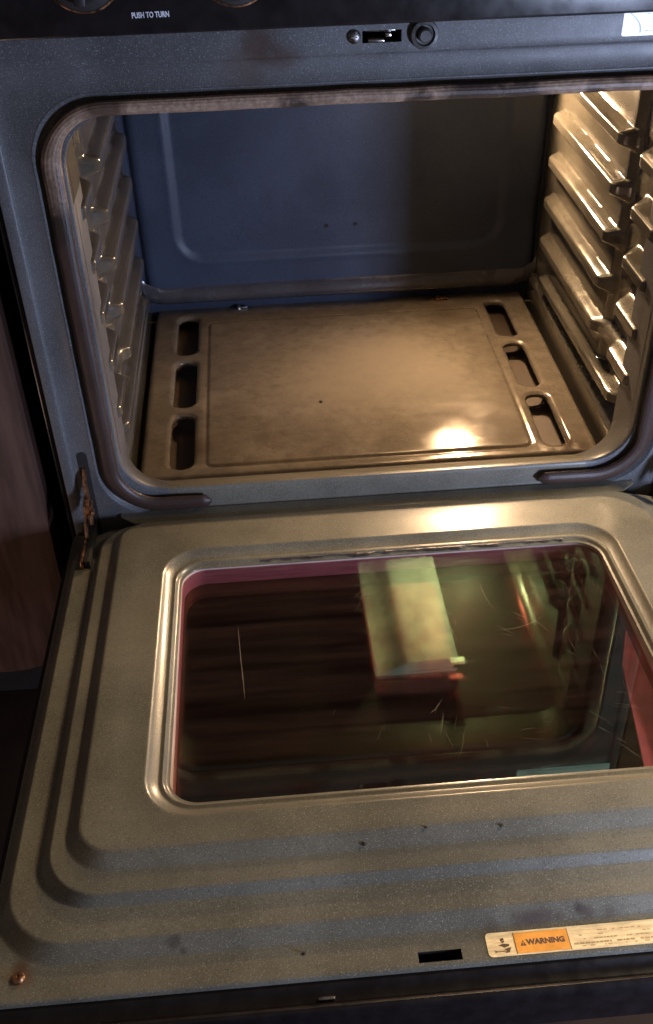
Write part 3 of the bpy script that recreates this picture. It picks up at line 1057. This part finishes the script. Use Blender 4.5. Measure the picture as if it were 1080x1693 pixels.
bm.faces.new(rows[0])
bm.faces.new(rows[-1])
for sx in (-1, 1):
    box(bm, *sorted((sx * 0.3815, sx * 0.3852)), -0.5955, -0.0115, -0.0470, -0.0030)
skin = from_bm("outer_skin", bm, M['blacktrim'], door, 30)
bm = bmesh.new()
box(bm, -0.33, 0.33, -0.600, -0.575, -0.105, -0.085, 0.008, 3)
for x in (-0.30, 0.30):
    box(bm, x - 0.012, x + 0.012, -0.598, -0.577, -0.088, -0.048, 0.004)
from_bm("door_handle", bm, M['blacktrim'], door)

# screws in the rim corners
for s in (-1, 1):
    bm = bmesh.new()
    lathe(bm, [(0.0050, 0.0), (0.0050, 0.0012), (0.0038, 0.0026), (0.0016, 0.0030), (0.0012, 0.0018), (0.0, 0.0018)], (s * 0.350, -0.584, 0.0028), (0, 0, 1), 18)
    from_bm("rim_screw", bm, M['rusty'], door)
bm = bmesh.new()
box(bm, -0.1215, -0.1085, -0.6185, -0.6155, -0.0072, -0.0048, 0.0010)
from_bm("trim_clip", bm, M['dullsteel'], door)

# warning label on the rim
bm = bmesh.new()
pts = [(x, -v, 0.00295) for x, v in rrect(0.0125, 0.2600, 0.5810, 0.6012, 0.0032, [0.1], [0.5910], 5)]
slab(bm, pts, 0.0003, (0, 0, 1))
from_bm("warning_label", bm, M['cream'], door)
bm = bmesh.new()
slab(bm, [(0.0350, -0.6000, 0.00330), (0.0770, -0.6000, 0.00330), (0.0770, -0.5828, 0.00330), (0.0350, -0.5828, 0.00330)], 0.00012, (0, 0, 1))
from_bm("warning_block", bm, M['orange'], door)
for x0 in (0.0344, 0.0770):
    bm = bmesh.new()
    slab(bm, [(x0, -0.6002, 0.00330), (x0 + 0.0006, -0.6002, 0.00330), (x0 + 0.0006, -0.5826, 0.00330), (x0, -0.5826, 0.00330)], 0.00014, (0, 0, 1))
    from_bm("block_outline", bm, M['ink'], door)
mw = Matrix.Translation((0.0438, -0.5915, 0.00344))
text("warning_lettering", "WARNING", 0.0062, mw, M['ink'], door, bold=0.00034, extrude=0.00004)
bm = bmesh.new()
# alert triangle with its exclamation mark
slab(bm, [(0.0386, -0.5940, 0.00344), (0.0432, -0.5940, 0.00344), (0.0409, -0.5894, 0.00344)], 0.00006, (0, 0, 1))
slab(bm, [(0.04065, -0.5926, 0.00352), (0.04115, -0.5926, 0.00352), (0.0413, -0.5908, 0.00352), (0.0405, -0.5908, 0.00352)], 0.00005, (0, 0, 1), 1)
slab(bm, [(0.04065, -0.5935, 0.00352), (0.04115, -0.5935, 0.00352), (0.04115, -0.5930, 0.00352), (0.04065, -0.5930, 0.00352)], 0.00005, (0, 0, 1), 1)
from_bm("alert_triangle", bm, [M['ink'], M['orange']], door)
# the tipping-range pictogram at the left end, an arrow below it
bm = bmesh.new()
H = 0.00330
for poly in ([(0.0235, 0.5865), (0.0262, 0.5860), (0.0266, 0.5880), (0.0238, 0.5886)], [(0.0238, 0.5890), (0.0268, 0.5884), (0.0262, 0.5898), (0.0246, 0.5902)],
             [(0.0212, 0.5922), (0.0250, 0.5908), (0.0300, 0.5915), (0.0296, 0.5932), (0.0256, 0.5942), (0.0240, 0.5930)],
             [(0.0180, 0.5970), (0.0262, 0.5968), (0.0262, 0.5974), (0.0180, 0.5976)], [(0.0256, 0.5954), (0.0310, 0.5942), (0.0290, 0.5984), (0.0254, 0.5986), (0.0270, 0.5970)],
             [(0.0172, 0.5958), (0.0196, 0.5968), (0.0194, 0.5974), (0.0176, 0.5984), (0.0186, 0.5970)]):
    slab(bm, [(x, -v, H) for x, v in reversed(poly)], 0.0001, (0, 0, 1))
from_bm("tip_over_pictogram", bm, M['ink'], door)
bm = bmesh.new()
random.seed(5)
for v, hgt, dens in ((0.5858, 0.0007, 0.35), (0.5890, 0.0007, 0.35), (0.5922, 0.0008, 0.5), (0.5955, 0.0013, 0.9), (0.5982, 0.0006, 0.25)):
    x = 0.0805
    while x < 0.255:
        wd = random.uniform(0.0012, 0.0046)
        if random.random() < dens:
            slab(bm, [(x, -v - hgt, H), (x + wd, -v - hgt, H), (x + wd, -v, H), (x, -v, H)], 0.00008, (0, 0, 1))
        x += wd + 0.0008
from_bm("fine_print", bm, M['faint'], door)

# ================================================================== CABINET beside the oven
cab = empty("kitchen_cabinet", (-0.72, 0.3, ZF))
tag(cab, "reddish wood kitchen cabinet standing left of the black oven", "cabinet")
CI = Matrix.Translation((0.72, -0.3, -ZF))


def cpart(name, bm, mat):
    o = from_bm(name, bm, mat, cab)
    o.matrix_parent_inverse = CI
    return o


bm = bmesh.new()
box(bm, -1.02, -0.405, 0.012, 0.6, ZF + 0.115, 0.58)
cpart("carcass", bm, M['cabdark'])
bm = bmesh.new()
# door front: bottom edge dips in a shallow curve
pts = [(-1.015, 0.56), (-1.015, -0.262)]
for t in lin(0, 1, 14):
    x = -0.56 + 0.1535 * t
    pts.append((x, -0.262 - 0.016 * math.sin(math.pi * min(1, t * 1.15 + 0.1)) ** 0.8 if t < 0.78 else -0.262 - 0.016 * math.sin(math.pi * min(1, 0.78 * 1.15 + 0.1)) ** 0.8))
pts.append((-0.4065, 0.56))
slab(bm, [(x, 0.0115, z) for x, z in pts], 0.0195, (0, -1, 0))
cpart("door_front", bm, M['cab'])
bm = bmesh.new()
box(bm, -1.01, -0.407, 0.07, 0.09, ZF, ZF + 0.114)
cpart("toe_kick", bm, M['hole'])
bm = bmesh.new()
box(bm, -0.47, -0.44, -0.022, -0.0085, 0.262, 0.29, 0.005, 3)
cpart("drawer_pull", bm, M['rusty'])

# ================================================================== CRUMBS
random.seed(21)
dm = Matrix.Translation((0, 0, -0.0536)) @ Matrix.Rotation(AL, 4, 'X')


def crumb(p, r, label):
    bm = bmesh.new()
    bmesh.ops.create_icosphere(bm, subdivisions=2, radius=r)
    for v in bm.verts:
        k = 1 + 0.45 * noise.noise(v.co * (1.4 / r) + Vector(p) * 91)
        v.co = Vector((v.co.x * k * 1.2, v.co.y * k, v.co.z * k * 0.6))
    o = from_bm("crumb", bm, M['crumb'])
    o.location = Vector(p) + Vector((0, 0, r * 0.35))
    tag(o, label, "crumb", "burnt crumbs")


def on_door(x, v, h):
    return tuple(dm @ Vector((x, -v, h)))


crumb((-0.056, 0.228, floorz(-0.056, 0.228)), 0.0021, "burnt crumb lying alone on the oven floor left of centre")
crumb(on_door(-0.074, 0.5035, 0.0232), 0.0017, "leftmost burnt crumb on the bluish slope below the glass")
crumb(on_door(-0.021, 0.4955, 0.0285), 0.0012, "tiny middle crumb just below the glass window's lower edge")
crumb(on_door(0.043, 0.4985, 0.0262), 0.0015, "right hand crumb on the bluish slope below the glass")
crumb(on_door(-0.130, 0.584, 0.0030), 0.0013, "lone crumb on the bottom rim left of the latch slot")
